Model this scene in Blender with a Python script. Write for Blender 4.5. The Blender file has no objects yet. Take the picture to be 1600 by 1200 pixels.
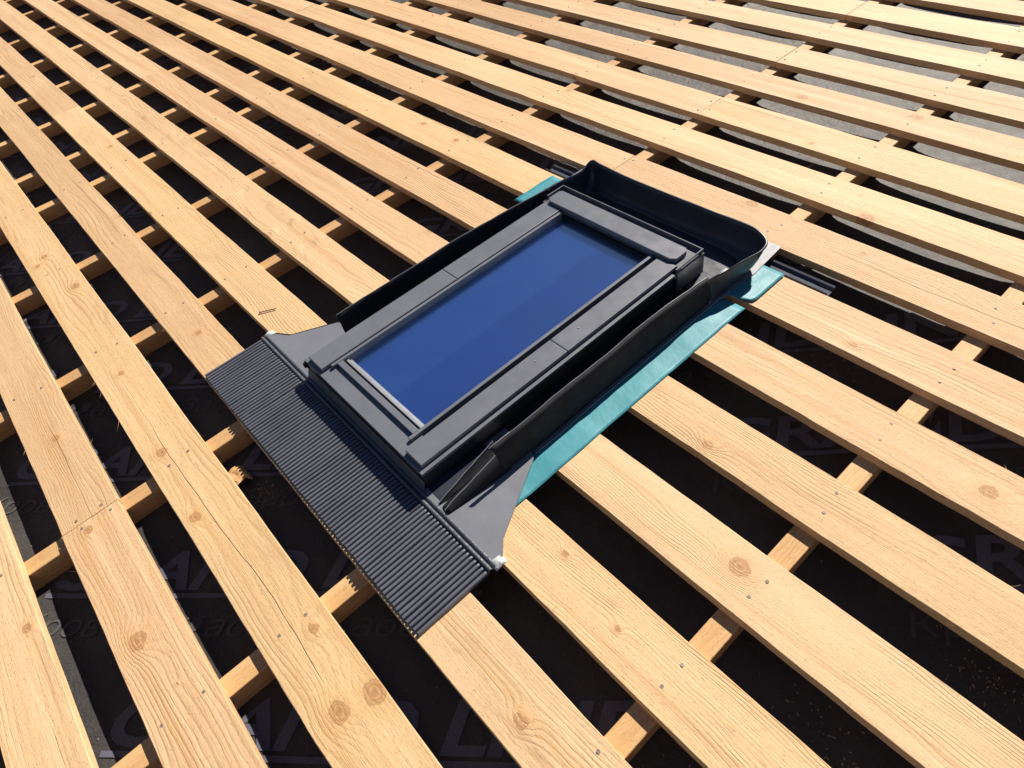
import bpy, bmesh, math, random
from mathutils import Matrix, Vector, noise
random.seed(7)
S = bpy.context.scene
# ------------------------------------------------------------------ frame of the roof: u across (right-down in the photo), v up the slope, z out of it
PITCH = math.radians(15)
M = Matrix.Translation((0, 0, 4.6)) @ Matrix.Rotation(PITCH, 4, 'X')
# ------------------------------------------------------------------ camera
cd = bpy.data.cameras.new('camera'); cam = bpy.data.objects.new('camera', cd); S.collection.objects.link(cam)
cd.sensor_fit = 'HORIZONTAL'; cd.sensor_width = 36; cd.lens = 36*1034.94/1600; cd.clip_start = 0.05; cd.clip_end = 5000
Rc = Matrix(((0.65869602, -0.49085864, 0.57024324), (0.73772019, 0.57035777, -0.36119378), (-0.14794758, 0.65859685, 0.73780872)))
cam.matrix_world = M @ Matrix.Translation((0, 0, 1.25)) @ Rc.to_4x4()
S.camera = cam
# ------------------------------------------------------------------ light
sun_dir = (M.to_3x3() @ Vector((-0.30, 1.15, 1.0))).normalized()
elev = math.asin(sun_dir.z); azim = math.atan2(sun_dir.x, sun_dir.y)
w = bpy.data.worlds.new('World'); S.world = w; w.use_nodes = True
nt = w.node_tree; bg = nt.nodes['Background']; sky = nt.nodes.new('ShaderNodeTexSky')
sky.sky_type = 'NISHITA'; sky.sun_disc = False; sky.sun_elevation = elev; sky.sun_rotation = azim
sky.air_density = 0.62; sky.dust_density = 0.25; sky.ozone_density = 2.5
nt.links.new(sky.outputs[0], bg.inputs[0]); bg.inputs[1].default_value = 0.05
sl = bpy.data.lights.new('sun', 'SUN'); sl.energy = 5.0; sl.angle = math.radians(0.5); sl.color = (1.0, 0.93, 0.82)
so = bpy.data.objects.new('sun', sl); S.collection.objects.link(so)
so.rotation_mode = 'QUATERNION'; so.rotation_quaternion = sun_dir.to_track_quat('Z', 'Y'); so.location = (0, 0, 12)
S.view_settings.view_transform = 'Standard'; S.view_settings.look = 'None'; S.view_settings.gamma = 1
S.view_settings.exposure = 0.47
S.render.engine = 'CYCLES'

# ------------------------------------------------------------------ node helper
class NG:
    def __init__(s, name):
        s.m = bpy.data.materials.new(name); s.m.use_nodes = True; s.t = s.m.node_tree; s.b = s.t.nodes['Principled BSDF']
    def n(s, typ, **kw):
        x = s.t.nodes.new('ShaderNode'+typ)
        for k, v in kw.items(): setattr(x, k, v)
        return x
    def put(s, sock, val):
        if isinstance(val, bpy.types.NodeSocket): s.t.links.new(val, sock)
        else: sock.default_value = val
    def math(s, op, a, b=0.0, c=0.0, clamp=False):
        x = s.n('Math', operation=op, use_clamp=clamp); s.put(x.inputs[0], a); s.put(x.inputs[1], b); s.put(x.inputs[2], c); return x.outputs[0]
    def vm(s, op, a, b=(0, 0, 0)):
        x = s.n('VectorMath', operation=op); s.put(x.inputs[0], a); s.put(x.inputs[1], b)
        return x.outputs['Value'] if op in ('LENGTH', 'DISTANCE', 'DOT_PRODUCT') else x.outputs[0]
    def xyz(s, x, y, z=0.0):
        c = s.n('CombineXYZ'); s.put(c.inputs[0], x); s.put(c.inputs[1], y); s.put(c.inputs[2], z); return c.outputs[0]
    def noise(s, vec, scale=1.0, detail=3.0, rough=0.5, dist=0.0):
        x = s.n('TexNoise'); s.put(x.inputs['Vector'], vec); x.inputs['Scale'].default_value = scale
        x.inputs['Detail'].default_value = detail; x.inputs['Roughness'].default_value = rough; x.inputs['Distortion'].default_value = dist
        return x.outputs[0]
    def ramp(s, f, stops):
        x = s.n('ValToRGB'); e = x.color_ramp.elements
        while len(e) < len(stops): e.new(0.5)
        for i, (p, c) in enumerate(stops): e[i].position = p; e[i].color = (*c, 1) if len(c) == 3 else c
        s.put(x.inputs[0], f); return x.outputs[0]
    def map(s, f, a, b, c=0.0, d=1.0, smooth=True):
        x = s.n('MapRange'); x.interpolation_type = 'SMOOTHSTEP' if smooth else 'LINEAR'
        for i, v in enumerate((f, a, b, c, d)): s.put(x.inputs[i], v)
        return x.outputs[0]
    def mix(s, f, a, b, typ='MIX'):
        x = s.n('MixRGB', blend_type=typ); s.put(x.inputs[0], f)
        s.put(x.inputs[1], a if isinstance(a, bpy.types.NodeSocket) else (*a, 1)); s.put(x.inputs[2], b if isinstance(b, bpy.types.NodeSocket) else (*b, 1))
        return x.outputs[0]
    def bump(s, h, strength, dist):
        x = s.n('Bump'); s.put(x.inputs['Height'], h); x.inputs['Strength'].default_value = strength; x.inputs['Distance'].default_value = dist
        s.t.links.new(x.outputs[0], s.b.inputs['Normal'])
    def set(s, **kw):
        for k, v in kw.items():
            k = k.replace('_', ' ')
            if isinstance(v, tuple) and len(v) == 3: v = (*v, 1)
            s.put(s.b.inputs[k], v)
        return s.m

# knots measured on the photographed boards: u, v, radius
KNOTS = [(-.608,-.139,.017),(-.590,-.070,.019),(-.362,.093,.0105),(-.268,.589,.017),(-1.231,-.166,.012),(-1.033,-.381,.016),
         (-.654,1.720,.019),(-2.479,-.094,.013),(-2.785,-.125,.010),(-1.491,-.150,.012),(-.021,1.050,.013),(-1.194,2.25,.016),
         (-.811,2.314,.016),(-.533,.372,.006),(-2.318,1.325,.010),(-2.089,1.318,.010),(-.49,.780,.010),(-.783,-.094,.009),
         (-2.74,-.16,.009),(-1.865,.115,.009),(-1.89,-.128,.008),(-.353,.333,.005),(-.95,1.60,.014),(-.36,2.20,.014)]

def wood_material(name, explicit, lum=1.0, tint=(1, 1, 1)):
    g = NG(name)
    uv = g.n('UVMap', uv_map='roof').outputs[0]
    sp = g.n('SeparateXYZ'); g.put(sp.inputs[0], uv); u, v = sp.outputs[0], sp.outputs[1]
    rnd = g.n('ObjectInfo').outputs['Random']; off = g.math('MULTIPLY', rnd, 57.0)
    # scattered knots
    vo = g.n('TexVoronoi', voronoi_dimensions='2D', feature='F1')
    ku, kv = 1.25, 7.0
    q = g.xyz(g.math('MULTIPLY_ADD', u, ku, off), g.math('MULTIPLY_ADD', v, kv, off), 0)
    g.put(vo.inputs['Vector'], q); vo.inputs['Scale'].default_value = 1
    df = g.vm('SUBTRACT', q, vo.outputs['Position']); df = g.vm('MULTIPLY', df, (1/ku*0.75, 1/kv, 0))
    d = g.vm('LENGTH', df)
    sc = g.n('SeparateXYZ'); g.put(sc.inputs[0], vo.outputs['Color'])
    rad = g.map(sc.outputs[0], 0.50, 1.0, 0.0001, 0.010, smooth=False)
    def knot(d, r):
        nd = g.math('DIVIDE', d, r)
        warp = g.math('EXPONENT', g.math('MULTIPLY', g.math('MULTIPLY', nd, nd), -0.16))
        warp = g.math('MULTIPLY', warp, g.math('MULTIPLY', r, 2.6))
        mask = g.map(nd, 1.15, 0.85, 0, 1); halo = g.map(nd, 3.2, 0.9, 0, 1)
        return nd, warp, mask, halo
    nd, warp, mask, halo = knot(d, rad)
    if explicit:
        wob = g.math('MULTIPLY', g.math('SUBTRACT', g.noise(uv, 70, 3, .6), 0.5), 0.014)
        for (a, b, r) in KNOTS:
            dd = g.vm('SUBTRACT', uv, (a, b, 0)); dd = g.vm('MULTIPLY', dd, (0.82, 1, 0)); dl = g.math('ADD', g.vm('LENGTH', dd), wob)
            n2, w2, m2, h2 = knot(dl, r)
            warp = g.math('MAXIMUM', warp, w2); mask = g.math('MAXIMUM', mask, m2); halo = g.math('MAXIMUM', halo, h2)
            nd = g.math('MINIMUM', nd, n2)
    # growth lines: slow drift along the board, bent round the knots
    lo = g.noise(g.xyz(g.math('MULTIPLY', u, 1.1), g.math('MULTIPLY', v, 5.0), off), 1.0, 2.0, 0.5)
    lo2 = g.noise(g.xyz(g.math('MULTIPLY', u, 6), g.math('MULTIPLY', v, 22.0), off), 1.0, 2.0, 0.5)
    gc = g.math('MULTIPLY_ADD', lo, 0.16, v); gc = g.math('MULTIPLY_ADD', lo2, 0.022, gc); gc = g.math('ADD', gc, warp)
    freq = g.math('MULTIPLY_ADD', g.math('FRACT', g.math('MULTIPLY', rnd, 7.3)), 520.0, 330.0)
    ring = g.math('SINE', g.math('MULTIPLY', gc, freq)); ring = g.math('MULTIPLY_ADD', ring, 0.5, 0.5); ring = g.math('POWER', ring, 3.0)
    amp = g.map(g.noise(g.xyz(g.math('MULTIPLY', u, 1.5), g.math('MULTIPLY', v, 14), g.math('ADD', off, 3.0)), 1, 2), 0.38, 0.70, 0.04, 1.0)
    ring = g.math('MULTIPLY', ring, amp)
    fib = g.noise(g.xyz(g.math('MULTIPLY', u, 14), g.math('MULTIPLY', v, 520), off), 1, 4, 0.65)
    pit = g.noise(g.xyz(g.math('MULTIPLY', u, 110), g.math('MULTIPLY', v, 520), off), 1, 3, 0.7)
    blot = g.noise(g.xyz(g.math('MULTIPLY', u, 3), g.math('MULTIPLY', v, 9), off), 1, 5, 0.6)
    def c(r, gg, b): return (r*lum*tint[0], gg*lum*tint[1], b*lum*tint[2])
    col = g.mix(g.map(blot, 0.3, 0.72), c(.76, .49, .26), c(.62, .375, .18))
    hue = g.ramp(rnd, [(0, c(.62, .405, .225)), (.2, c(.79, .54, .27)), (.4, c(.73, .465, .27)), (.6, c(.57, .36, .19)), (.8, c(.77, .53, .31)), (1, c(.82, .545, .30))])
    col = g.mix(0.68, col, hue)
    sun = g.noise(g.xyz(g.math('MULTIPLY', u, .75), g.math('MULTIPLY', v, 1.5), g.math('ADD', off, 77.0)), 1, 3, .6)
    col = g.mix(g.map(sun, .54, .74, 0, .42), col, c(.86, .62, .37)); col = g.mix(g.map(sun, .47, .28, 0, .40), col, c(.55, .36, .19))
    col = g.mix(g.math('MULTIPLY', ring, 0.30), col, c(.47, .235, .085))
    col = g.mix(g.map(fib, 0.52, 0.75, 0, 0.45), col, c(.50, .27, .11))
    col = g.mix(g.map(pit, 0.55, 0.68, 0, 0.62), col, c(.30, .16, .07))
    col = g.mix(g.map(fib, 0.46, 0.28, 0, 0.35), col, c(.95, .68, .40))
    col = g.mix(g.math('MULTIPLY', halo, 0.34), col, c(.62, .33, .12))
    streak = g.noise(g.xyz(g.math('MULTIPLY', u, .8), g.math('MULTIPLY', v, 34), g.math('ADD', off, 9.0)), 1, 3, .6)
    col = g.mix(g.map(streak, .50, .72, 0, .5), col, c(.56, .31, .13)); col = g.mix(g.map(streak, .46, .28, 0, .4), col, c(.88, .62, .38))
    dirt = g.noise(g.xyz(g.math('MULTIPLY', u, 7), g.math('MULTIPLY', v, 11), g.math('ADD', off, 51.0)), 1, 7, .75, .4)
    col = g.mix(g.map(dirt, .60, .80, 0, .55), col, c(.33, .26, .19))
    stain = g.noise(g.xyz(g.math('MULTIPLY', u, 2.2), g.math('MULTIPLY', v, 12), g.math('ADD', off, 31.0)), 1, 6, .72, .8)
    col = g.mix(g.map(stain, .54, .74, 0, .50), col, c(.40, .25, .13))
    oc = g.n('SeparateXYZ'); g.put(oc.inputs[0], g.n('TexCoord').outputs['Object'])
    cy = g.math('MULTIPLY_ADD', g.math('FRACT', g.math('MULTIPLY', rnd, 13.7)), .09, .02)
    cy = g.math('MULTIPLY_ADD', g.noise(g.xyz(g.math('MULTIPLY', u, 1.6), off, 0), 1, 3, .55), .05, cy)
    cd_ = g.math('ABSOLUTE', g.math('SUBTRACT', g.math('SUBTRACT', oc.outputs[1], .02), cy))
    gate = g.map(g.noise(g.xyz(g.math('MULTIPLY', u, .9), g.math('ADD', off, 5.0), 0), 1, 2, .5), .56, .62)
    crack = g.math('MULTIPLY', g.map(cd_, .0013, .0003), gate)
    col = g.mix(g.math('MULTIPLY', crack, .75), col, c(.16, .08, .03))
    kr = g.math('MULTIPLY_ADD', g.math('SINE', g.math('MULTIPLY', nd, 16.0)), 0.5, 0.5)
    kc = g.mix(kr, c(.36, .17, .06), c(.54, .30, .13)); kc = g.mix(g.map(nd, 0.30, 0.05), kc, c(.28, .12, .045))
    col = g.mix(g.math('MULTIPLY', mask, 0.76), col, kc)
    rim = g.math('MULTIPLY', g.map(nd, 0.78, 1.0), g.map(nd, 1.22, 1.02)); col = g.mix(g.math('MULTIPLY', rim, 0.38), col, c(.26, .12, .05))
    h = g.math('MULTIPLY_ADD', fib, 0.9, g.math('MULTIPLY', ring, -0.6)); h = g.math('MULTIPLY_ADD', pit, 0.55, h); h = g.math('MULTIPLY_ADD', blot, 1.6, h)
    h = g.math('MULTIPLY_ADD', halo, 0.8, h); h = g.math('MULTIPLY_ADD', crack, -3.0, h)
    g.bump(h, 0.55, 0.0022)
    return g.set(Base_Color=col, Roughness=0.58, Specular_IOR_Level=0.36)

W_BOARD = wood_material('sawn_pine', True)
W_BATTEN = wood_material('batten_pine', False, 0.88, (1.0, .93, .80))

def plain(name, col, rough, metallic=0.0, spec=0.5, var=0.12, vscale=9.0, bump=0.0, bscale=300.0, bdist=.001, coat=0.0, dust=0.0):
    g = NG(name); o = g.n('TexCoord').outputs['Object']
    n = g.noise(o, vscale, 4, .6)
    cc = g.mix(g.map(n, .3, .7), tuple(x*(1-var) for x in col), tuple(x*(1+var) for x in col))
    if dust:
        cc = g.mix(g.math('MULTIPLY', g.map(g.noise(o, 260, 3, .7), .60, .74), g.map(g.noise(o, 11, 3, .6), .38, .66, .15, 1)), cc, tuple(x*(1-dust)+y*dust for x, y in zip(col, (.62, .52, .40))))
        cc = g.mix(g.map(g.noise(o, 16, 6, .7, 1.0), .50, .72, 0, dust*.5), cc, tuple(x*.6+y*.4 for x, y in zip(col, (.42, .38, .34))))
    rr = g.map(g.noise(o, vscale*3, 3), .3, .7, rough*.85, min(1, rough*1.15), smooth=False)
    if bump: g.bump(g.noise(o, bscale, 3, .6), bump, bdist)
    return g.set(Base_Color=cc, Roughness=rr, Metallic=metallic, Specular_IOR_Level=spec, Coat_Weight=coat)
ANTH = plain('anthracite_lacquer', (.150, .156, .184), .36, spec=.5, var=.07, bump=.05, bscale=500, dust=.22)
FRAME = plain('shade_dark_cladding', (.018, .019, .026), .42, var=.1)  # cladding darkened so the frame sides carry their shade
ANTH_D = plain('anthracite_flashing', (.098, .101, .125), .38, spec=.5, var=.14, bump=.10, bscale=90, bdist=.002, dust=.18)
RIBM = plain('anthracite_pleats', (.120, .124, .152), .30, spec=.6, var=.1, dust=.12)
GUTTER = plain('shade_blue_gutter', (.030, .034, .052), .33, spec=.5, var=.2, bump=.25, bscale=9, bdist=.006)  # gutter metal with shade and blue sky sheen put into the colour
PLATE = plain('flashing_plate', (.190, .197, .226), .40, spec=.5, var=.06, bump=.22, bscale=12, bdist=.005, dust=.2)
SHADEFIN = plain('shade_dark_flashing', (.017, .017, .022), .68, spec=.22, var=.25, bump=.6, bscale=700, bdist=.0012)  # same grey flashing metal, its shade put into the colour
GASKET = plain('black_gasket', (.010, .010, .012), .5, spec=.3)
LIGHT = plain('light_aluminium', (.50, .51, .54), .35, metallic=.5, var=.1)
BUTYL = plain('white_butyl', (.62, .62, .62), .5, bump=.5, bscale=120, bdist=.003)
STEEL = plain('zinc_nail', (.26, .21, .17), .6, metallic=.1, var=.3, vscale=300)
DRAIN = plain('drain_channel_metal', (.065, .07, .10), .7, spec=.2, bump=.2, bscale=60)
LINING = plain('dark_lining', (.010, .016, .045), .6)

g = NG('teal_underlay'); o = g.n('TexCoord').outputs['Object']
n1 = g.noise(o, 7, 5, .6); n2 = g.noise(o, 55, 3, .6)
col = g.mix(g.map(n1, .3, .7), (.038, .245, .30), (.056, .30, .355)); col = g.mix(g.map(n2, .62, .8, 0, .35), col, (.10, .36, .40))
g.bump(g.math('MULTIPLY_ADD', n1, 3.0, g.math('MULTIPLY', n2, .15)), .18, .006); TEAL = g.set(Base_Color=col, Roughness=.5)

g = NG('black_membrane'); uv = g.n('UVMap', uv_map='roof').outputs[0]
n1 = g.noise(uv, 3.0, 6, .62); n2 = g.noise(uv, 240, 3, .6); n3 = g.noise(uv, 22, 5, .7, .6); dust = g.noise(uv, 420, 2, .7)
col = g.mix(g.map(n1, .35, .7), (.050, .047, .048), (.085, .078, .072)); col = g.mix(g.map(n2, .55, .7, 0, .5), col, (.085, .072, .060))
col = g.mix(g.map(dust, .70, .78, 0, .7), col, (.22, .18, .14))
h = g.math('MULTIPLY_ADD', n3, 6.0, n2); h = g.math('MULTIPLY_ADD', n1, 14.0, h)
g.bump(h, .38, .003); MEMB = g.set(Base_Color=col, Roughness=.58, Specular_IOR_Level=.36)
g = NG('membrane_print'); uv = g.n('UVMap', uv_map='roof').outputs[0]
n2 = g.noise(uv, 300, 3, .7)
INK = g.set(Base_Color=g.mix(g.map(n2, .4, .75), (.150, .150, .195), (.085, .085, .110)), Roughness=.6, Specular_IOR_Level=.25)
g = NG('membrane_print_dim'); INK2 = g.set(Base_Color=(.105, .10, .10), Roughness=.6, Specular_IOR_Level=.25)

g = NG('coated_glass')
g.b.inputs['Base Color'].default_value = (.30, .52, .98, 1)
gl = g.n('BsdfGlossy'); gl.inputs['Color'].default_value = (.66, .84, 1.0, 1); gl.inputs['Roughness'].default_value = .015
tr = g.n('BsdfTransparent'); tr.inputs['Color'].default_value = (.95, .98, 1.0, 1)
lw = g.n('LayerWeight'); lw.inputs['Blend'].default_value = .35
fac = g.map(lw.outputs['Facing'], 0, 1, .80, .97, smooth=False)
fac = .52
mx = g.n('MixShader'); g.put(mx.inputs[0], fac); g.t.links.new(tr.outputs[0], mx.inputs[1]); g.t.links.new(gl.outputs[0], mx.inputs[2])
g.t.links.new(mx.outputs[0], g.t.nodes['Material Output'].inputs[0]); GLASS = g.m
g = NG('painted_sky_reflection'); o = g.n('TexCoord').outputs['Object']  # added blue sheet, its colour stands in for sky reflected in the glass
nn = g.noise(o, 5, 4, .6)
SKY_TINT = g.set(Base_Color=g.mix(g.map(nn, .3, .7), (.075, .195, .76), (.090, .225, .84)), Roughness=.35)
SKY_TINT_LIGHTER = SKY_TINT.copy(); SKY_TINT_LIGHTER.name = 'painted_sky_reflection_lighter'  # lighter copy for the brighter half of the painted reflection
for nd_ in SKY_TINT_LIGHTER.node_tree.nodes:
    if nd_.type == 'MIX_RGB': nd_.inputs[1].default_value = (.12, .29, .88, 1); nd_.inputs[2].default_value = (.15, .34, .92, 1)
g = NG('meadow'); o = g.n('TexCoord').outputs['Object']
GRASS = g.set(Base_Color=g.mix(g.map(g.noise(o, .8, 8, .7), .3, .7), (.045, .075, .02), (.10, .11, .045)), Roughness=.9)

# ------------------------------------------------------------------ objects
ORG = Vector((0, 0, 0))
nz = lambda a, b, c: noise.noise(Vector((a, b, c)))
class MB:
    """collects geometry given in roof coordinates"""
    def __init__(s): s.v = []; s.f = []; s.uv = {}
    def vert(s, p): s.v.append(Vector(p)); return len(s.v)-1
    def face(s, *i): s.f.append(i)
    def box(s, a, b, ch=0.0):
        (x0, y0, z0), (x1, y1, z1) = a, b
        if ch <= 0:
            n = len(s.v)
            for z in (z0, z1):
                for x, y in ((x0, y0), (x1, y0), (x1, y1), (x0, y1)): s.vert((x, y, z))
            for q in ((3, 2, 1, 0), (4, 5, 6, 7), (0, 1, 5, 4), (1, 2, 6, 5), (2, 3, 7, 6), (3, 0, 4, 7)): s.face(*[n+k for k in q])
        else:   # chamfered rim on the top
            n = len(s.v)
            for z, c in ((z0, 0), (z1-ch, 0), (z1, ch)):
                for x, y in ((x0+c, y0+c), (x1-c, y0+c), (x1-c, y1-c), (x0+c, y1-c)): s.vert((x, y, z))
            s.face(n+3, n+2, n+1, n)
            for l in (0, 4):
                for k in range(4): s.face(n+l+k, n+l+(k+1) % 4, n+l+4+(k+1) % 4, n+l+4+k)
            s.face(n+8, n+9, n+10, n+11)
        return s
    def grid(s, rows, flip=False):
        n = len(s.v); R = len(rows); C = len(rows[0])
        for r in rows:
            for p in r: s.vert(p)
        for i in range(R-1):
            for j in range(C-1):
                q = (n+i*C+j, n+i*C+j+1, n+(i+1)*C+j+1, n+(i+1)*C+j)
                s.face(*(q[::-1] if flip else q))
        return s
    def poly(s, pts, z0, z1):
        n = len(s.v); k = len(pts)
        for z in (z0, z1):
            for x, y in pts: s.vert((x, y, z))
        s.face(*range(n+k-1, n-1, -1)); s.face(*range(n+k, n+2*k))
        for i in range(k): j = (i+1) % k; s.face(n+i, n+j, n+k+j, n+k+i)
        return s
    def disc(s, c, r, h, k=10):
        pts = [(c[0]+r*math.cos(a*2*math.pi/k), c[1]+r*math.sin(a*2*math.pi/k)) for a in range(k)]
        return s.poly(pts, c[2], c[2]+h)
    def build(s, name, mat, parent=None, org=None, smooth=False, uvmap=False, solid=0.0, bevel=0.0, edge_uv=None):
        me = bpy.data.meshes.new(name); o_ = ORG if org is None else Vector(org)
        me.from_pydata([tuple(p-o_) for p in s.v], [], s.f); me.update()
        if uvmap:
            l = me.uv_layers.new(name='roof')
            for lp in me.loops:
                p = s.v[lp.vertex_index]; l.data[lp.index].uv = (p.x, p.y - p.z) if not edge_uv else edge_uv(p)
        if mat: me.materials.append(mat)
        if smooth:
            for p in me.polygons: p.use_smooth = True
        ob = bpy.data.objects.new(name, me); S.collection.objects.link(ob)
        if parent: ob.parent = parent
        else: ob.matrix_world = M @ Matrix.Translation(o_)
        if solid:
            m = ob.modifiers.new('solid', 'SOLIDIFY'); m.thickness = solid; m.offset = 0
        if bevel:
            m = ob.modifiers.new('bevel', 'BEVEL'); m.width = bevel; m.segments = 2; m.limit_method = 'ANGLE'
        return ob
def tag(o, label=None, cat=None, group=None, kind=None):
    if label: o['label'] = label
    if cat: o['category'] = cat
    if group: o['group'] = group
    if kind: o['kind'] = kind
    return o
def empty(name, org, label, cat, group=None):
    o = bpy.data.objects.new(name, None); S.collection.objects.link(o); o.empty_display_size = .1
    o.matrix_world = M @ Matrix.Translation(Vector(org)); return tag(o, label, cat, group)

# ------------------------------------------------------------------ setting: ground far below the roof
gm = bpy.data.meshes.new('ground'); gm.from_pydata([(-1500, -1500, 0), (1500, -1500, 0), (1500, 1500, 0), (-1500, 1500, 0)], [], [(0, 1, 2, 3)]); gm.materials.append(GRASS)
go = bpy.data.objects.new('ground', gm); S.collection.objects.link(go); tag(go, kind='structure')

# ------------------------------------------------------------------ membrane and counter battens
BAT = [(-8.32, 12), (-7.71, 11), (-7.10, 10), (-6.50, 9), (-5.88, 8), (-5.25, 7), (-4.67, 6), (-4.17, 5), (-3.65, 4), (-3.275, 3), (-2.668, 2), (-2.066, 1), (-1.458, 0), (-.847, -1), (-.250, -2), (.36, -3), (.97, -4), (1.58, -5)]
BW = .048; TB = .022; ZM = -.078
BU = sorted(b[0] for b in BAT)
def zmem(u, v):
    for a, b in zip(BU, BU[1:]):
        if a <= u <= b:
            a2 = a+BW; t = (u-a2)/(b-a2)
            if t <= 0: return ZM
            sg = (4*t*(1-t))**.5 * (.008+.007*min(1,max(0,v-1.4))+.009*noise.noise(Vector((u*.35+4, v*.5, 1.7))))*min(1, (b-a)/.55)
            return ZM - .002 - sg - .003*abs(noise.noise(Vector((u*5, v*7, 0))))
    return ZM
U0, U1, V0, V1 = -8.3, 1.6, -1.25, 3.95
mb = MB(); us = []
for a, b in zip(BU, BU[1:]):
    us += [a, a+BW] + [a+BW+(b-a-BW)*k/14 for k in range(1, 14)]
us += [BU[-1], BU[-1]+BW]
vs = [V0+i*.06 for i in range(int((V1-V0)/.06)+1)]
mb.grid([[(u, v, zmem(u, v)-.0006) for u in us] for v in vs])
membrane = mb.build('underlay_membrane', MEMB, smooth=True, uvmap=True, edge_uv=lambda p: (p.x, p.y))
tag(membrane, 'black printed roofing membrane stretched under the wooden battens', 'membrane')

# printed words, running diagonally over the membrane
def text_mesh(body, size, shear, offset, wscale=1.0):
    c = bpy.data.curves.new('t', 'FONT'); c.body = body; c.size = size; c.shear = shear; c.offset = offset; c.resolution_u = 3; c.space_character = 1.0
    ob = bpy.data.objects.new('t', c); S.collection.objects.link(ob); bpy.context.view_layer.update()
    me = bpy.data.meshes.new_from_object(ob.evaluated_get(bpy.context.evaluated_depsgraph_get()))
    bpy.data.objects.remove(ob); 
    xs = [v.co.x for v in me.vertices]; return me, min(xs), max(xs)
def print_layer(name, specs, mat, dz):
    bm = bmesh.new(); r2 = math.sqrt(.5)
    for me, x0, sx, S0, T0 in specs:
        b2 = bmesh.new(); b2.from_mesh(me)
        for v in b2.verts:
            s_ = S0+(v.co.x-x0)*sx; t_ = T0+v.co.y
            v.co = Vector(((s_-t_)*r2, (s_+t_)*r2, 0))
        cu = [v.co.x for v in b2.verts]; cv = [v.co.y for v in b2.verts]
        if max(cu) < U0+.05 or min(cu) > .55 or max(cv) < -1.0 or (min(cv)+max(cv))/2 > 1.7: b2.free(); continue
        for ub in us:
            if min(cu) < ub < max(cu): bmesh.ops.bisect_plane(b2, geom=b2.verts[:]+b2.edges[:]+b2.faces[:], plane_co=(ub, 0, 0), plane_no=(1, 0, 0))
        for vb in vs:
            if min(cv) < vb < max(cv): bmesh.ops.bisect_plane(b2, geom=b2.verts[:]+b2.edges[:]+b2.faces[:], plane_co=(0, vb, 0), plane_no=(0, 1, 0))
        tmp = bpy.data.meshes.new('x'); b2.to_mesh(tmp); b2.free(); bm.from_mesh(tmp); bpy.data.meshes.remove(tmp)
    dead = []
    for f in bm.faces:
        c = f.calc_center_median()
        if any(a-.004 < c.x < a+BW+.004 for a in BU) or c.x < U0+.02: dead.append(f)
    bmesh.ops.delete(bm, geom=dead, context='FACES')
    for v in bm.verts: v.co.z = zmem(v.co.x, v.co.y)+dz
    if not bm.faces: bm.free(); return
    bmesh.ops.triangulate(bm, faces=bm.faces[:])
    me = bpy.data.meshes.new(name); bm.to_mesh(me); bm.free()
    l = me.uv_layers.new(name='roof')
    for lp in me.loops: p = me.vertices[lp.vertex_index].co; l.data[lp.index].uv = (p.x, p.y)
    me.materials.append(mat); ob = bpy.data.objects.new(name, me); S.collection.objects.link(ob); ob.parent = membrane
    return ob
big, bx0, bx1 = text_mesh('GRAND LINE', .135, .22, .0035)
bscale = 1.08/(bx1-bx0)
sml, sx0, sx1 = text_mesh('\u041a\u0440\u043e\u0432\u043b\u044f \u2022 \u0424\u0430\u0441\u0430\u0434 \u2022 \u0417\u0430\u0431\u043e\u0440', .072, .2, .0)
sscale = 1.02/(sx1-sx0)
lb = []; ls = []
bar = bpy.data.meshes.new('bar'); bar.from_pydata([(0, -.006, 0), (1.06, -.006, 0), (1.06, .006, 0), (0, .006, 0)], [], [(0, 1, 2, 3)])
for r in range(-6, 26):
    for n_ in range(-6, 6):
        s0 = -1.045-.315*r+1.92*n_; t0 = .287+.329*r
        um, vm_ = (s0-t0)*.7071, (s0+t0)*.7071
        if um > 1.2 or um < U0-1.2 or vm_ < -2.2 or vm_ > 4: continue
        lb.append((big, bx0, bscale, s0, t0)); lb.append((bar, 0, 1, s0, t0-.017)); ls.append((sml, sx0, sscale, s0-.03, t0-.112))
print_layer('printed_lettering', lb, INK, .0016)
pl_ = [c for c in membrane.children if c.name.startswith('printed')][0]
q_ = print_layer('slogan', ls, INK2, .0016)
jb = bmesh.new(); jb.from_mesh(pl_.data); n0 = len(jb.faces); jb.from_mesh(q_.data)
jb.faces.ensure_lookup_table()
for f in jb.faces[n0:]: f.material_index = 1
jb.to_mesh(pl_.data); jb.free(); pl_.data.materials.append(INK2); bpy.data.objects.remove(q_)

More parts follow.
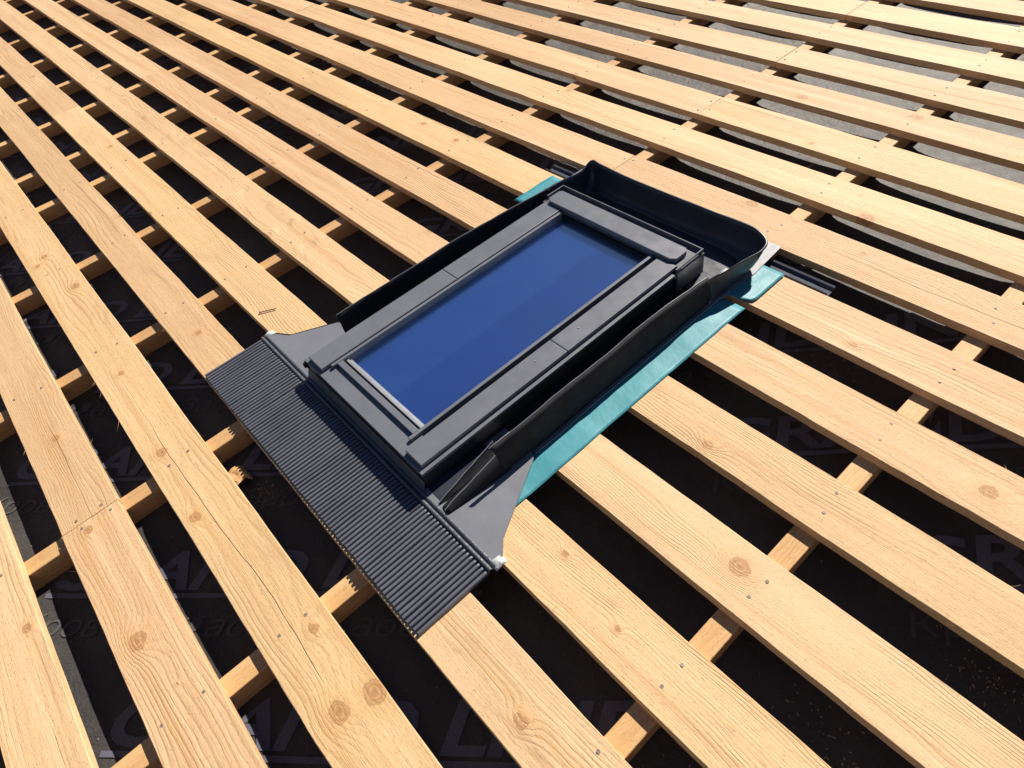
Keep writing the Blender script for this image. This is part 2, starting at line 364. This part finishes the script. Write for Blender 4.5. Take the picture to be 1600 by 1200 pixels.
def ordn(n): return {1: 'first', 2: 'second', 3: 'third', 4: 'fourth', 5: 'fifth', 6: 'sixth', 7: 'seventh', 8: 'eighth', 9: 'ninth', 10: 'tenth', 11: 'eleventh', 12: 'twelfth', 13: 'thirteenth'}[n]
for a, k in BAT:
    mb = MB(); rows = []
    nv = int((V1+.1-V0)/.08)
    for i in range(nv+1):
        v = V0-.05+i*.08; e = .0015*noise.noise(Vector((a*9, v*3, 2)))
        x0, x1 = a+e, a+BW+e; c = .0015
        rows.append([(x0, v, ZM+.0006), (x0, v, -TB-c-.0006), (x0+c, v, -TB-.0006), (x1-c, v, -TB-.0006), (x1, v, -TB-c-.0006), (x1, v, ZM+.0006)])
    mb.grid([list(x) for x in rows], flip=True)
    mb.face(*range(5, -1, -1)); n = len(mb.v); mb.face(*range(n-6, n))
    ob = mb.build('counter_batten', W_BATTEN, org=(a, V0, ZM), uvmap=True, edge_uv=lambda p: (p.y, p.x+p.z*1.3))
    if k > 0: lab = f'{ordn(k)} upright wooden batten to the left of the one beside the roof window'
    elif k == 0: lab = 'wooden batten under the boards running along the left side of the roof window'
    elif k == -1: lab = 'wooden batten under the boards running along the right side of the roof window'
    else: lab = f'{ordn(-k-1)} upright wooden batten to the right of the one beside the roof window'
    tag(ob, lab, 'batten', 'upright battens under the boards')

# ------------------------------------------------------------------ boards
EDGE = {-3: (-1.44, -1.295) , -2: (-1.155, -1.015), -1: (-.905, -.772), 0: (-.662, -.531), 1: (-.431, -.289), 2: (-.198, -.053), 3: (.0440, .180), 4: (.267, .406), 5: (.505, .646), 6: (.751, .886),
        7: (.985, 1.125), 8: (1.220, 1.369), 9: (1.465, 1.615), 10: (1.714, 1.860), 11: (1.958, 2.111), 12: (2.211, 2.346), 13: (2.445, 2.596),
        14: (2.701, 2.844), 15: (2.948, 3.105), 16: (3.203, 3.345), 17: (3.45, 3.59), 18: (3.70, 3.84)}
def board(r, a, b, label):
    y0, y1 = EDGE[r]; org = (a, y0, 0); mb = MB(); rows = []
    n = max(2, int((b-a)/.03)); hsh = r*3.17+a*1.3
    for i in range(n+1):
        u = a+(b-a)*i/n
        w0 = .0032*noise.noise(Vector((u*2.2, hsh, 0)))+.0010*noise.noise(Vector((u*19, hsh, 5)))
        w1 = .0032*noise.noise(Vector((u*2.2, hsh, 9)))+.0010*noise.noise(Vector((u*19, hsh, 7)))
        if noise.noise(Vector((u*1.3, hsh, 21))) > .35: w0 += .0040*abs(noise.noise(Vector((u*60, hsh, 1))))
        ya, yb = y0+w0, y1+w1; c = .0016+.0008*noise.noise(Vector((u*7, hsh, 3)))
        zt = .0015*noise.noise(Vector((u*.9, hsh, 33)))
        cr = 0.0
        if r == 5 and u < -1.7:
            for q, am in ((-1.98, 3.5), (-2.16, 4.5), (-2.33, 2), (-2.52, 4), (-2.80, 3), (-3.05, 2), (-3.30, 3.5), (-3.62, 4), (-3.95, 3), (-4.2, 2), (-4.45, 2.5), (-4.8, 2)):
                cr += am*.0017*math.exp(-((u-q)/.020)**2)
        mids = [(ya+(yb-ya)*k/5, zt+cr*(.6+.4*math.sin(k*1.9+u*3))+.0009*noise.noise(Vector((u*3, k*.9, hsh)))) for k in range(1, 5)]
        rows.append([(u, ya, -TB), (u, ya, -c+zt), (u, ya+c, zt+cr*.6)] + [(u, y, z) for y, z in mids] + [(u, yb-c, zt+cr*.6), (u, yb, -c+zt), (u, yb, -TB), ])
    mb.grid(rows, flip=True)
    C = len(rows[0]); N = len(mb.v)
    for i in range(n): mb.face(i*C, i*C+C-1, (i+1)*C+C-1, (i+1)*C)
    mb.face(*range(0, C)); mb.face(*range(N-1, N-C-1, -1))
    ob = mb.build('batten_board', W_BOARD, org=org, uvmap=True)
    tag(ob, label, 'board', 'horizontal boards nailed across the battens')
    return ob, org
nm = MB(); nm.disc((0, 0, -.002), .0036, .0030, 10); nmesh = None
BOARDS = []
for r in sorted(EDGE):
    if r < -2: continue
    if r == 2: pos = 'in the first full row below the ribbed apron'
    elif r == 1: pos = 'in the second row below the ribbed apron'
    elif r == 0: pos = 'in the third row below the ribbed apron'
    elif r == -1: pos = 'in the fourth row below the ribbed apron'
    elif r == -2: pos = 'in the fifth row below the ribbed apron'
    elif r == 3: pos = 'in the row passing under the ribbed apron'
    elif r <= 8: pos = f'in the {ordn(r-3)} row cut by the window'
    else: pos = f'in the {ordn(r-8)} row above the roof window'
    odd = r % 2 == 1; j1 = -1.434 if odd else -4.145
    j0 = j1-5.9 if odd else None; j2 = j1+5.9 if not odd else None
    cuts = [c_ for c_ in (j0, j1, j2) if c_ is not None and U0 < c_ < U1]
    segs = []; a = U0
    for c_ in cuts: segs.append((a, c_-.0012)); a = c_+.0012
    segs.append((a, U1))
    if 4 <= r <= 8:
        out = []
        for a, b in segs:
            if a < -1.425 < b: out.append((a, -1.425))
            elif b < -1.40: out.append((a, b))
            if a < -.845 < b: out.append((-.845, b))
        segs = out
    for i, (a, b) in enumerate(segs):
        if b-a < .2: continue
        if 4 <= r <= 8:
            if a > -1: side = 'right side piece'
            elif b > -1.5: side = 'left side piece'
            else: side = 'far left beyond the joint'
        elif len(segs) == 1: side = 'one whole length'
        else: side = ['left length', 'right length'][i] if len(segs) == 2 else ['far left length', 'middle length', 'right length'][i]
        ob, org = board(r, a, b, f'pine board {pos}, {side}')
        for bu, k in BAT:
            if not (a < bu+BW*.5 < b or abs(bu+BW*.5-a) < .01 or abs(bu+BW*.5-b) < .01) or bu < -3.4 or bu > .5: continue
            near = [x for x in (a, b) if abs(x-(bu+BW/2)) < .03]
            y0, y1 = EDGE[r]
            for q in (.26, .74):
                nu = bu+BW/2+random.uniform(-.012, .012); nv_ = y0+(y1-y0)*q+random.uniform(-.014, .014)
                if near: nu = near[0]+(.016 if near[0] == a else -.016)
                if 3 <= r <= 8 and -1.6 < nu < -.7 and r != 3: continue
                if nmesh is None:
                    no = nm.build('nail_head', STEEL, parent=ob); nmesh = no.data
                else:
                    no = bpy.data.objects.new('nail_head', nmesh); S.collection.objects.link(no); no.parent = ob
                no.location = (nu-org[0], nv_-org[1], .0002); no.rotation_euler = (random.uniform(-.12, .12), random.uniform(-.12, .12), 0)

# ------------------------------------------------------------------ roof window
WO = (-1.135, .753, 0)
win = empty('roof_window', WO, 'anthracite roof window with blue reflecting glass let into the board deck', 'roof window')
UL, UR, VB, VT = -1.405, -.866, .267, 1.242
def P(mb, name, mat, parent=win, **k): return mb.build(name, mat, parent, org=WO, **k)
ZG = .058
mb = MB()   # outer frame: four butted sides
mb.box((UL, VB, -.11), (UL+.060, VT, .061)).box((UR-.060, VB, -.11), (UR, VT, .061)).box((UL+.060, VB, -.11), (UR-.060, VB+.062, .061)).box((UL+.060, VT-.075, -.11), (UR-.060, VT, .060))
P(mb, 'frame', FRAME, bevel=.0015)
mb = MB(); mb.box((UL+.0645, VB-.0005, .0615), (UR-.0645, VB+.066, .070)); P(mb, 'frame_cover', ANTH, bevel=.001)
for a, b in ((UL-.001, UL+.064), (UR-.064, UR+.001)):
    mb = MB(); mb.box((a, VB-.001, .0615), (b, 1.127, .070)); P(mb, 'frame_cover', ANTH, bevel=.001)
mb = MB(); mb.box((UL+.059, VB+.061, -.12), (UR-.059, VT-.074, -.11)); P(mb, 'lining', LINING)
# covers
CL0, CL1, CR0, CR1 = -1.392, -1.3225, -.9405, -.8775
VS = .735
for a, b in ((CL0, CL1), (CR0, CR1)):
    for v0, v1 in ((.277, VS-.0008), (VS+.0008, 1.149)):
        mb = MB(); mb.box((a, v0, .0702), (b, v1, .0825)); c_ = P(mb, 'side_cover', ANTH, bevel=.002)
        sc = MB(); vv = VS-.075 if v1 < .9 else VS+.075; uu = a+.012 if a < -1 else b-.035
        if a > -1: uu = a+.026
        sc.disc((uu, vv, .0825), .0028, .0012, 10); P(sc, 'screw', STEEL, parent=c_)
        sc = MB()
mb = MB(); mb.box((UL, 1.1505, .0615), (-.862, VT, .0775)).box((UL, VT-.004, .0775), (-.862, VT, .0895)).box((-.866, 1.128, .0825), (-.862, VT-.004, .0895)).box((UL, 1.17, .0775), (UL+.004, VT-.004, .0895)).box((-.8648, 1.128, .012), (-.8585, VT, .0775))
P(mb, 'hood', ANTH_D, bevel=.0008)
mb = MB(); mb.poly([(-1.372, 1.150), (-.905, 1.150), (-.889, 1.160), (-.889, 1.204), (-.899, 1.214), (-1.378, 1.214), (-1.386, 1.206), (-1.386, 1.160)], .0785, .093)
P(mb, 'top_cover', ANTH, bevel=.002)
# sash
mb = MB(); mb.box((-1.3195, .303, .045), (-1.310, 1.146, .0805)).box((-.966, .303, .045), (-.9565, 1.146, .0805))
P(mb, 'sash_rail', ANTH, bevel=.0012)
mb = MB(); mb.box((-1.3095, .318, .045), (-.9665, .3345, .0800)); P(mb, 'sash_sill', ANTH, bevel=.001)
mb = MB(); mb.box((-1.3095, .3355, .045), (-.9665, .342, .066)); P(mb, 'gasket', GASKET)
mb = MB(); mb.box((-1.3095, .3425, .045), (-.9665, .3505, .072)); mb.box((-1.3095, .3515, .045), (-.9665, .3565, .0665)); P(mb, 'glazing_bead', LIGHT, bevel=.0008)
mb = MB(); mb.box((-.9555, .303, .045), (-.9415, 1.146, .060)); mb.box((-1.3215, .303, .045), (-1.3205, 1.146, .060)); mb.box((-1.3095, 1.1385, .045), (-.9665, 1.146, .070)); P(mb, 'gasket', GASKET)
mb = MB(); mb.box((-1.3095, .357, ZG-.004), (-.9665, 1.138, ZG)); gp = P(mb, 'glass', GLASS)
mb = MB(); mb.box((-1.334, .34, .050), (-1.1255, 1.146, .051)); P(mb, 'sky_tint_sheet', SKY_TINT_LIGHTER)  # added sheet behind the glass, brighter half of the painted reflection
mb = MB(); mb.box((-1.125, .34, .0497), (-.94, 1.146, .0507)); P(mb, 'sky_tint_sheet', SKY_TINT)
# corner clips at the lower end of the left cover
mb = MB(); mb.box((-1.404, .262, .046), (-1.394, .276, .066)).box((-1.411, .258, .044), (-1.4035, .268, .058)); P(mb, 'corner_clip', GASKET)

# ---- flashing
fl = MB(); mbp = fl
pts = [(-1.655, .252), (-.6130, .252), (-.618, .278), (-.648, .306), (-.748, .487), (-.770, .50), (-.866, .50), (-.866, .267), (-1.405, .267), (-1.405, .455), (-1.50, .455), (-1.532, .425), (-1.60, .30), (-1.64, .275)]
fl.poly(pts, .0105, .0128)
flash = P(fl, 'flashing', PLATE)
fm = MB(); fm.poly([(-1.652, .262), (-1.405, .262), (-1.405, .452), (-1.505, .462), (-1.5365, .432), (-1.604, .306), (-1.646, .280)], .0025, .0104)
P(fm, 'foam_edge', GASKET, parent=flash)
fm = MB(); fm.poly([(-.866, .262), (-.6165, .262), (-.622, .276), (-.651, .304), (-.751, .484), (-.772, .497), (-.866, .497)], .0025, .0104)
P(fm, 'foam_edge', GASKET, parent=flash)
mb = MB(); mb.grid([[(-1.405, .253, .009), (-.866, .253, .009)], [(-1.405, .266, .040), (-.866, .266, .040)]]); P(mb, 'front_upstand', ANTH_D, parent=flash, solid=.0015)
# ribbed apron
RIB = ((-1, 0), (-.70, .02), (-.64, .55), (-.50, .86), (-.25, .97), (0, 1), (.25, .97), (.50, .86), (.64, .55), (.70, .02))
mb = MB(); rows = []; NR = 90; ua, ub = -1.660, -.6105; pw = (ub-ua)/NR
for i, v in enumerate((.050, .0505, .062, .08, .10, .125, .15, .175, .20, .215, .226, .231, .234)):
    t = (v-.05)/.184; row = []
    for k in range(NR):
        for q, zz in RIB:
            u = ua+pw*(k+.5+q*.5); e = min(u-ua, ub-u)
            A = .0078*(1+.18*nz(k*.7, 2, 2)) * (1 if i < 11 else (.85 if i == 11 else .45))
            if i == 0: zz *= .93
            z = .0042+A*zz+.0025*nz(u*4, v*5, 3)*(1-t)
            if ub-u < .02: z -= (1-(ub-u)/.02)*.002
            u_ = u+(.0022*nz(u*6, v*7, 40)+.0010*nz(k*3.1, v*16, 4))*min(1, e/.05)
            row.append((u_, v+(.0018*nz(k*1.3, 5, 2)+.003*nz(u*3, 0, 8)+(.004*(1-(ub-u)/.05) if ub-u < .05 else 0))*(1-t), z))
    rows.append(row)
mb.grid(rows); P(mb, 'ribbed_apron', RIBM, parent=flash, solid=.0007)
mb = MB(); rows = []
for (v, z) in ((.233, .007), (.2355, .0135), (.239, .0155), (.2425, .0125), (.2445, .0075), (.2465, .0085), (.249, .0130), (.253, .0138), (.2565, .011), (.2575, .0075)):
    rows.append([(ua+(ub-ua)*k/420, v+.0006*noise.noise(Vector((k*.3, v*80, 1))), z+.0011*noise.noise(Vector((k*.42, v*40, 6)))*(1 if z > .01 else 0)) for k in range(421)])
mb.grid(rows); P(mb, 'hem', ANTH_D, parent=flash, smooth=True, solid=.001)
for (x0, x1) in ((-1.668, -1.648), (-.626, -.602)):
    mb = MB(); rows = []
    for i in range(7):
        rows.append([(x0+(x1-x0)*j/6, .247+.030*i/6, .008+.009*(1-((j-3)/3.4)**2)*(1-((i-3)/3.3)**2)+.004*noise.noise(Vector((j*.8, i*.8, x0)))) for j in range(7)])
    mb.grid(rows); P(mb, 'butyl_end', BUTYL, parent=flash, smooth=True, solid=.002)
# side channels
def channel(name, prof, v0, v1, n, mod, mat):
    mb = MB(); rows = []
    for i in range(n+1):
        v = v0+(v1-v0)*i/n; rows.append([(*mod(p, v, k),) for k, p in enumerate(prof)])
    mb.grid(rows); return P(mb, name, mat, parent=flash, smooth=True, solid=.0014)
prR = [(-.8670, .030), (-.8665, .013), (-.862, .0105), (-.83, .010), (-.79, .010), (-.770, .012), (-.7665, .018), (-.7685, .034), (-.7705, .050), (-.7730, .068), (-.7755, .084), (-.7775, .095), (-.7805, .0985), (-.7865, .0990)]
def modR(p, v, k):
    u, z = p
    if k > 6:
        q = (k-6)/7; u += (.004*nz(v*5, 1, 0)+.0012*nz(v*21, 7, 0))*q; z += (.004*nz(v*6, 4, 0)+.0010*nz(v*30, 2, 0))*q
        if v > 1.0: z -= .016*((v-1.0)/.15)*q
    return (u, v-.012*max(0, (k-6))/7*(1 if v < .5 else 0), z)
channel('side_flashing', prR, .415, 1.155, 60, modR, SHADEFIN)
def rim(name, mod, k, u, z, v0, v1, w_, n=60):
    mb = MB(); rows = []
    for i in range(n+1):
        v = v0+(v1-v0)*i/n; p = mod((u, z), v, k); rows.append([(p[0]-w_, p[1], p[2]+.0004), (p[0], p[1], p[2]+.0012), (p[0]+w_, p[1], p[2]+.0004), (p[0]+w_*.6, p[1], p[2]-.0016)])
    mb.grid(rows, flip=True); return P(mb, name, PLATE, parent=flash, smooth=True)
rim('flashing_rim', modR, 13, -.787, .0995, .415, 1.155, .0010)
prL = [(-1.406, .030), (-1.4065, .013), (-1.411, .0105), (-1.44, .010), (-1.455, .0105), (-1.462, .014), (-1.4645, .024), (-1.466, .045), (-1.467, .065), (-1.469, .084), (-1.471, .085)]
def modL(p, v, k):
    u, z = p
    if k > 4:
        q = (k-4)/6; u += (.004*nz(v*5, 11, 0)+.002*nz(v*23, 3, 0))*q+.034*min(1, max(0, (v-.8)/.4))**1.3
    return (u, v, z)
channel('side_flashing', prL, .415, 1.215, 60, modL, SHADEFIN)
rim('flashing_rim', modL, 10, -1.471, .0855, .415, 1.215, .0010)
# outer flanges with a turned-up lip
for s_, (a, b) in (('r', (-.7705, -.757)), ('l', (-1.512, -1.527))):
    mb = MB(); rows = []
    for i in range(41):
        v = .50+(1.22-.50)*i/40; e = .0025*nz(v*6, a*5, 3)
        rows.append([(a, v, .0095), ((a+b)/2+e, v, .0080), (b+e, v, .0078), (b+e+(.0012 if b > a else -.0012), v, .0105), (b+e*.9, v, .0118)])
    mb.grid(rows); P(mb, 'flange_lip', PLATE if s_ == 'r' else ANTH_D, parent=flash, smooth=True, solid=.0012)
fm = MB(); fm.poly([(-.8655, .2675), (-.8150, .2675), (-.8120, .34), (-.8105, .435), (-.8655, .435)], .0129, .0139); P(fm, 'channel_shade', GUTTER, parent=flash)  # dark sheet added to paint the shade between frame and tail
# bent lower tail of the right channel
mb = MB(); rows = []
for i in range(19):
    t = i/18; v = .258+t*.175; j_ = lambda a: .0018*nz(v*22, a, 1)
    rows.append([(-.8145+j_(9), v, .017+.056*t+j_(11)), (-.8125, v, .012), (-.808, v, .0105+.010*t), (-.801+j_(1), v, .012+.030*t), (-.791+j_(3), v, .017+.044*t+j_(5)), (-.784+.006*t+j_(7), v, .018+.045*t), (-.777+.008*t, v, .013+.030*t), (-.775+.012*t, v, .009)])
for c_, dz in ((0, .0012), (4, .0014)):
    m2 = MB(); m2.grid([[(r[c_][0]-.0012, r[c_][1], r[c_][2]+dz-.0006), (r[c_][0], r[c_][1], r[c_][2]+dz), (r[c_][0]+.0012, r[c_][1], r[c_][2]+dz-.0006)] for r in rows], flip=True)
    P(m2, 'fold_edge', PLATE, parent=flash, smooth=True)
mb.grid(rows); P(mb, 'corner_fold', SHADEFIN, parent=flash, smooth=True, solid=.0012)
# head gutter: concave wall swept round the top
st = [(-1.425, 1.19, -1.437, 1.19, .083), (-1.422, 1.26, -1.430, 1.265, .083), (-1.408, 1.31, -1.414, 1.325, .087), (-1.395, 1.338, -1.418, 1.385, .097), (-1.36, 1.350, -1.370, 1.388, .093),
      (-1.21, 1.352, -1.21, 1.383, .090), (-.98, 1.354, -.975, 1.388, .090), (-.87, 1.352, -.865, 1.392, .090), (-.825, 1.342, -.802, 1.387, .092), (-.792, 1.320, -.756, 1.366, .088),
      (-.776, 1.290, -.745, 1.325, .085), (-.768, 1.25, -.755, 1.27, .085), (-.767, 1.20, -.765, 1.21, .083), (-.767, 1.165, -.779, 1.15, .080)]
def cr(p0, p1, p2, p3, t): return [0.5*((2*b)+(-a+c)*t+(2*a-5*b+4*c-d)*t*t+(-a+3*b-3*c+d)*t**3) for a, b, c, d in zip(p0, p1, p2, p3)]
path = []
for i in range(len(st)-1):
    for k in range(8): path.append(cr(st[max(0, i-1)], st[i], st[i+1], st[min(len(st)-1, i+2)], k/8))
path.append(list(st[-1]))
mb = MB(); rows = []
for (bu, bv, ru, rv, rz) in path:
    row = []
    for k in range(10):
        a = k/9*math.pi/2; h = math.sin(a)**.8; z = (1-math.cos(a))**.85
        row.append((bu+(ru-bu)*h, bv+(rv-bv)*h, .011+(rz-.011)*z+.0015*nz(bu*9+k, bv*9, k*.6)))
    lip = row[-1]; dx, dy = ru-bu, rv-bv; L_ = math.hypot(dx, dy) or 1
    row.append((lip[0]+dx/L_*.004, lip[1]+dy/L_*.004, lip[2]+.001)); row.append((lip[0]+dx/L_*.006, lip[1]+dy/L_*.006, lip[2]-.004))
    rows.append(row)
mb.grid(rows, flip=True); P(mb, 'head_gutter_wall', GUTTER, parent=flash, smooth=True, solid=.0016)
mb = MB(); fp = [(p[0], p[1]) for p in path if p[1] > 1.243]
mb.poly([(-1.424, 1.243)]+fp+[(-.767, 1.243)], .0095, .0112)
mb.poly([(-.8575, 1.16), (-.767, 1.16), (-.767, 1.2425), (-.8575, 1.2425)], .0095, .0112)
P(mb, 'head_gutter_floor', GUTTER, parent=flash)
mb = MB(); mb.poly([(-1.525, 1.19), (-1.43, 1.19), (-1.43, 1.2), (-.815, 1.2), (-.815, 1.19), (-.753, 1.19), (-.749, 1.33), (-.7595, 1.467), (-.80, 1.462), (-1.46, 1.462), (-1.52, 1.44)], .0055, .0072)
P(mb, 'head_flange', PLATE, parent=flash)
mb = MB(); rows = []
for i in range(10):
    t = i/9
    rows.append([(-.828+.030*j/5+.004*t, 1.158+.125*t, .012+.016*(1-.4*t)*math.sin(j/5*3.1)+.003*nz(j*1.1, t*6, 1)) for j in range(6)])
mb.grid(rows); P(mb, 'gutter_fold', LIGHT, parent=flash, smooth=True, solid=.0008)

# ------------------------------------------------------------------ teal collar
TO = (-1.1, .9, .002)
mb = MB()
def sheet(mb, fu0, fu1, v0, v1, nu=10, nv=40, z=.0022, sag=.004):
    rows = []
    for i in range(nv+1):
        v = v0+(v1-v0)*i/nv; a, b = fu0(v), fu1(v); row = []
        inside = any(y0-.004 < v < y1+.004 for y0, y1 in EDGE.values())
        for j in range(nu+1):
            u = a+(b-a)*j/nu
            row.append((u, v, z+.0012*abs(nz(u*14, v*10, 2))-(0 if inside else sag*.5*(1+nz(v*3, u*3, 5)))))
        rows.append(row)
    mb.grid(rows)
collar = empty('waterproof_collar', TO, 'teal waterproofing collar sheet sticking out round the window flashing', 'waterproofing collar')
sheet(mb, lambda v: -.80, lambda v: -.690+.0018*nz(v*8, 3, 0)-.0, .36, 1.200)
mb.build('collar_strip', TEAL, collar, org=TO, smooth=True, solid=.0007); mb = MB()
sheet(mb, lambda v: -1.538+.002*nz(v*8, 3, 0), lambda v: -1.49, .44, 1.35, z=.0022)
mb.build('collar_strip', TEAL, collar, org=TO, smooth=True, solid=.0007)
mb = MB(); rows = []
for i in range(13):
    t = i/12; v = 1.205+.165*t
    e = -.686-.075*max(0, 1-t/.22)**2.2
    rows.append([(-.80+(e+.80)*j/10, v+.004*nz(j*.3, 2, 2)+(.0035*(j/10) if i == 0 else 0), .0036+.0022*abs(nz(j*.4, v*12, 9))+.005*max(0, 1-t/.3)*math.sin(j/10*3.1)) for j in range(11)])
mb.grid(rows); mb.build('corner_flap', TEAL, collar, org=TO, smooth=True, solid=.0007)
mb = MB(); rows = []
for i in range(11):
    t = i/10; v = 1.172+.18*t
    rows.append([(-1.582+.002*nz(v*9, 1, 1)+.09*j/6, v, .0036+.002*abs(nz(j*.4, v*12, 4))) for j in range(7)])
mb.grid(rows); mb.build('corner_flap', TEAL, collar, org=TO, smooth=True, solid=.0007)
# drain channel in the gap above the window
mb = MB(); GU0, GU1 = -1.645, -.566
mb.grid([[(GU0, v, z) for v, z in ((1.380, -.004), (1.3815, -.018), (1.390, -.020), (1.412, -.020), (1.418, -.012), (1.424, -.010))], [(GU1, v, z) for v, z in ((1.380, -.004), (1.3815, -.018), (1.390, -.020), (1.412, -.020), (1.418, -.012), (1.424, -.010))]])
tag(mb.build('drainage_channel', DRAIN, org=(-1.1, 1.4, -.02), solid=.0012), 'narrow grey drainage channel lying in the gap above the window', 'drainage channel')

# ------------------------------------------------------------------ small things
def chunk(name, org, size, rz, mat, label, cat, seed, tilt=(0, 0)):
    random.seed(seed); mb = MB(); rows = []; n = 10; m = 8
    for i in range(n+1):
        t = i/n; row = []
        for j in range(m):
            a = 2*math.pi*j/m; rr = (math.sin(math.pi*min(max(t, .04), .96)))**.35
            x = (t-.5)*size[0]; y = math.cos(a)*size[1]*.5*rr*(1+.25*nz(t*3, a, seed)); z = max(-.4, math.sin(a))*size[2]*.5*rr*(1+.3*nz(t*5, a, seed+3))
            row.append((org[0]+x, org[1]+y, org[2]+z))
        row.append(row[0]); rows.append(row)
    mb.grid(rows)
    ob = mb.build(name, mat, org=org, uvmap=True)
    ob.matrix_world = M @ Matrix.Translation(Vector(org)) @ Matrix.Rotation(rz, 4, 'Z') @ Matrix.Rotation(tilt[0], 4, 'X')
    return tag(ob, label, cat)
mb = MB(); rows = []
for i in range(7):
    q = i/6; x = -1.352+.050*q
    rows.append([(x+.010*nz(j*.9, 3, 3), -.075+.062*j/6+.012*nz(q*3, j*.4, 8), -.077+.020*math.sin(min(1, max(0, j/6))*3.14)**.4*(1-.35*q)+.005*nz(q*4, j*.9, 1)) for j in range(7)])
mb.grid(rows); tag(mb.build('wood_offcut', W_BATTEN, org=(-1.33, -.045, -.077), uvmap=True, solid=.004), 'brown splintered wood offcut lying on the membrane below the apron edge', 'wood offcut')
chunk('wood_chip', (-1.80, -.335, -.088), (.045, .016, .008), .8, W_BATTEN, 'pale curled wood chip on the membrane at the lower left', 'wood chip', 5)
mb = MB(); r_ = []
for k in range(9): pass
mb = MB(); mb.box((-1.784, .289, .001), (-1.7815+.001, .2915, .004)); 
a0 = Vector((-1.785, .289)); a1 = Vector((-1.757, .335)); dd = (a1-a0).normalized(); pp = Vector((-dd.y, dd.x))
mb = MB(); c8 = [(math.cos(k*math.pi/4), math.sin(k*math.pi/4)) for k in range(9)]
rows = []
for t, rr in ((0, .0001), (0, .0036), (.02, .0036), (.021, .0016), (.93, .0016), (1, .0002)):
    c0 = a0.lerp(a1, t); rows.append([(c0.x+pp.x*rr*x, c0.y+pp.y*rr*x, .0042+rr*y) for x, y in c8])
mb.grid(rows); tag(mb.build('nail', plain('rusty_nail', (.13, .08, .05), .6), org=(-1.77, .31, .004)), 'loose rusty nail lying on a board left of the apron', 'nail')
# sawdust and shavings on the membrane
random.seed(11); mb = MB()
def dust(u, v, s):
    z = zmem(u, v)+.0022; a = random.uniform(0, 6.28); l = s*random.uniform(.6, 2.2); w_ = s*random.uniform(.3, .7)
    dx, dy = math.cos(a), math.sin(a); n = len(mb.v)
    for p, q, h in ((-1, -1, 0), (1, -1, .3), (1, 1, .5), (-1, 1, .1)): mb.vert((u+dx*l*p-dy*w_*q, v+dy*l*p+dx*w_*q, z+h*s))
    mb.face(n, n+1, n+2, n+3)
for _ in range(900):
    dust(random.uniform(-3.2, .5), random.uniform(-.7, 2.4), random.uniform(.0006, .0016))
for cu, cv, n_, sp in ((.16, .76, 170, .05), (.0, .44, 110, .05), (-.2, .30, 90, .06), (-1.24, -.03, 130, .03), (-.45, 1.30, 60, .06), (-.1, .62, 90, .06)):
    for _ in range(n_): dust(random.gauss(cu, sp), random.gauss(cv, sp), random.uniform(.0006, .0018))
mb.f = [f for f in mb.f if not any(a-.003 < mb.v[f[0]].x < a+BW+.003 for a in BU)]
tag(mb.build('sawdust', plain('sawdust', (.42, .30, .20), .8, var=.4, vscale=200), org=(0, 0, ZM)), 'fine sawdust and shavings scattered on the black membrane', 'sawdust', kind='stuff')
# torn fibres on sawn edges
random.seed(23)
bl = [o for o in S.objects if o.name.startswith('batten_board')]
def sliver(u, v, du, dv, up, L_):
    best = None
    for o_ in bl:
        lo = M.inverted() @ o_.matrix_world.translation; x1 = lo.x+max(vv.co.x for vv in o_.data.vertices)
        if lo.x <= u <= x1 and abs(v-lo.y) < .2 and lo.y-.01 <= v <= lo.y+.17: best = (o_, lo)
    if not best: return
    o_, lo = best; mb = MB(); rows = []
    for k in range(6):
        t = k/5; c0 = Vector((u+du*L_*t+.002*math.sin(t*3), v+dv*L_*t, -.003+up*L_*t*t)); r = .0007*(1-t*.8)
        rows.append([(c0.x-r, c0.y, c0.z), (c0.x, c0.y, c0.z+r), (c0.x+r, c0.y, c0.z)])
    mb.grid(rows); mb.build('splinter', W_BATTEN, o_, org=lo, uvmap=True)
for k in range(46):
    r = random.choice([0, 1, 2, 2, 3, 3, 4, 5, 6, 7, 9, 10]); u = random.uniform(-2.4, .2); y0, y1 = EDGE[r]
    if 3 <= r <= 8 and -1.7 < u < -.6: continue
    lo_ = random.random() < .65
    sliver(u, y0+.0008 if lo_ else y1-.0008, random.choice((-1, 1))*random.uniform(.4, 1), -.6 if lo_ else .6, random.uniform(-.3, .5), random.uniform(.008, .03))
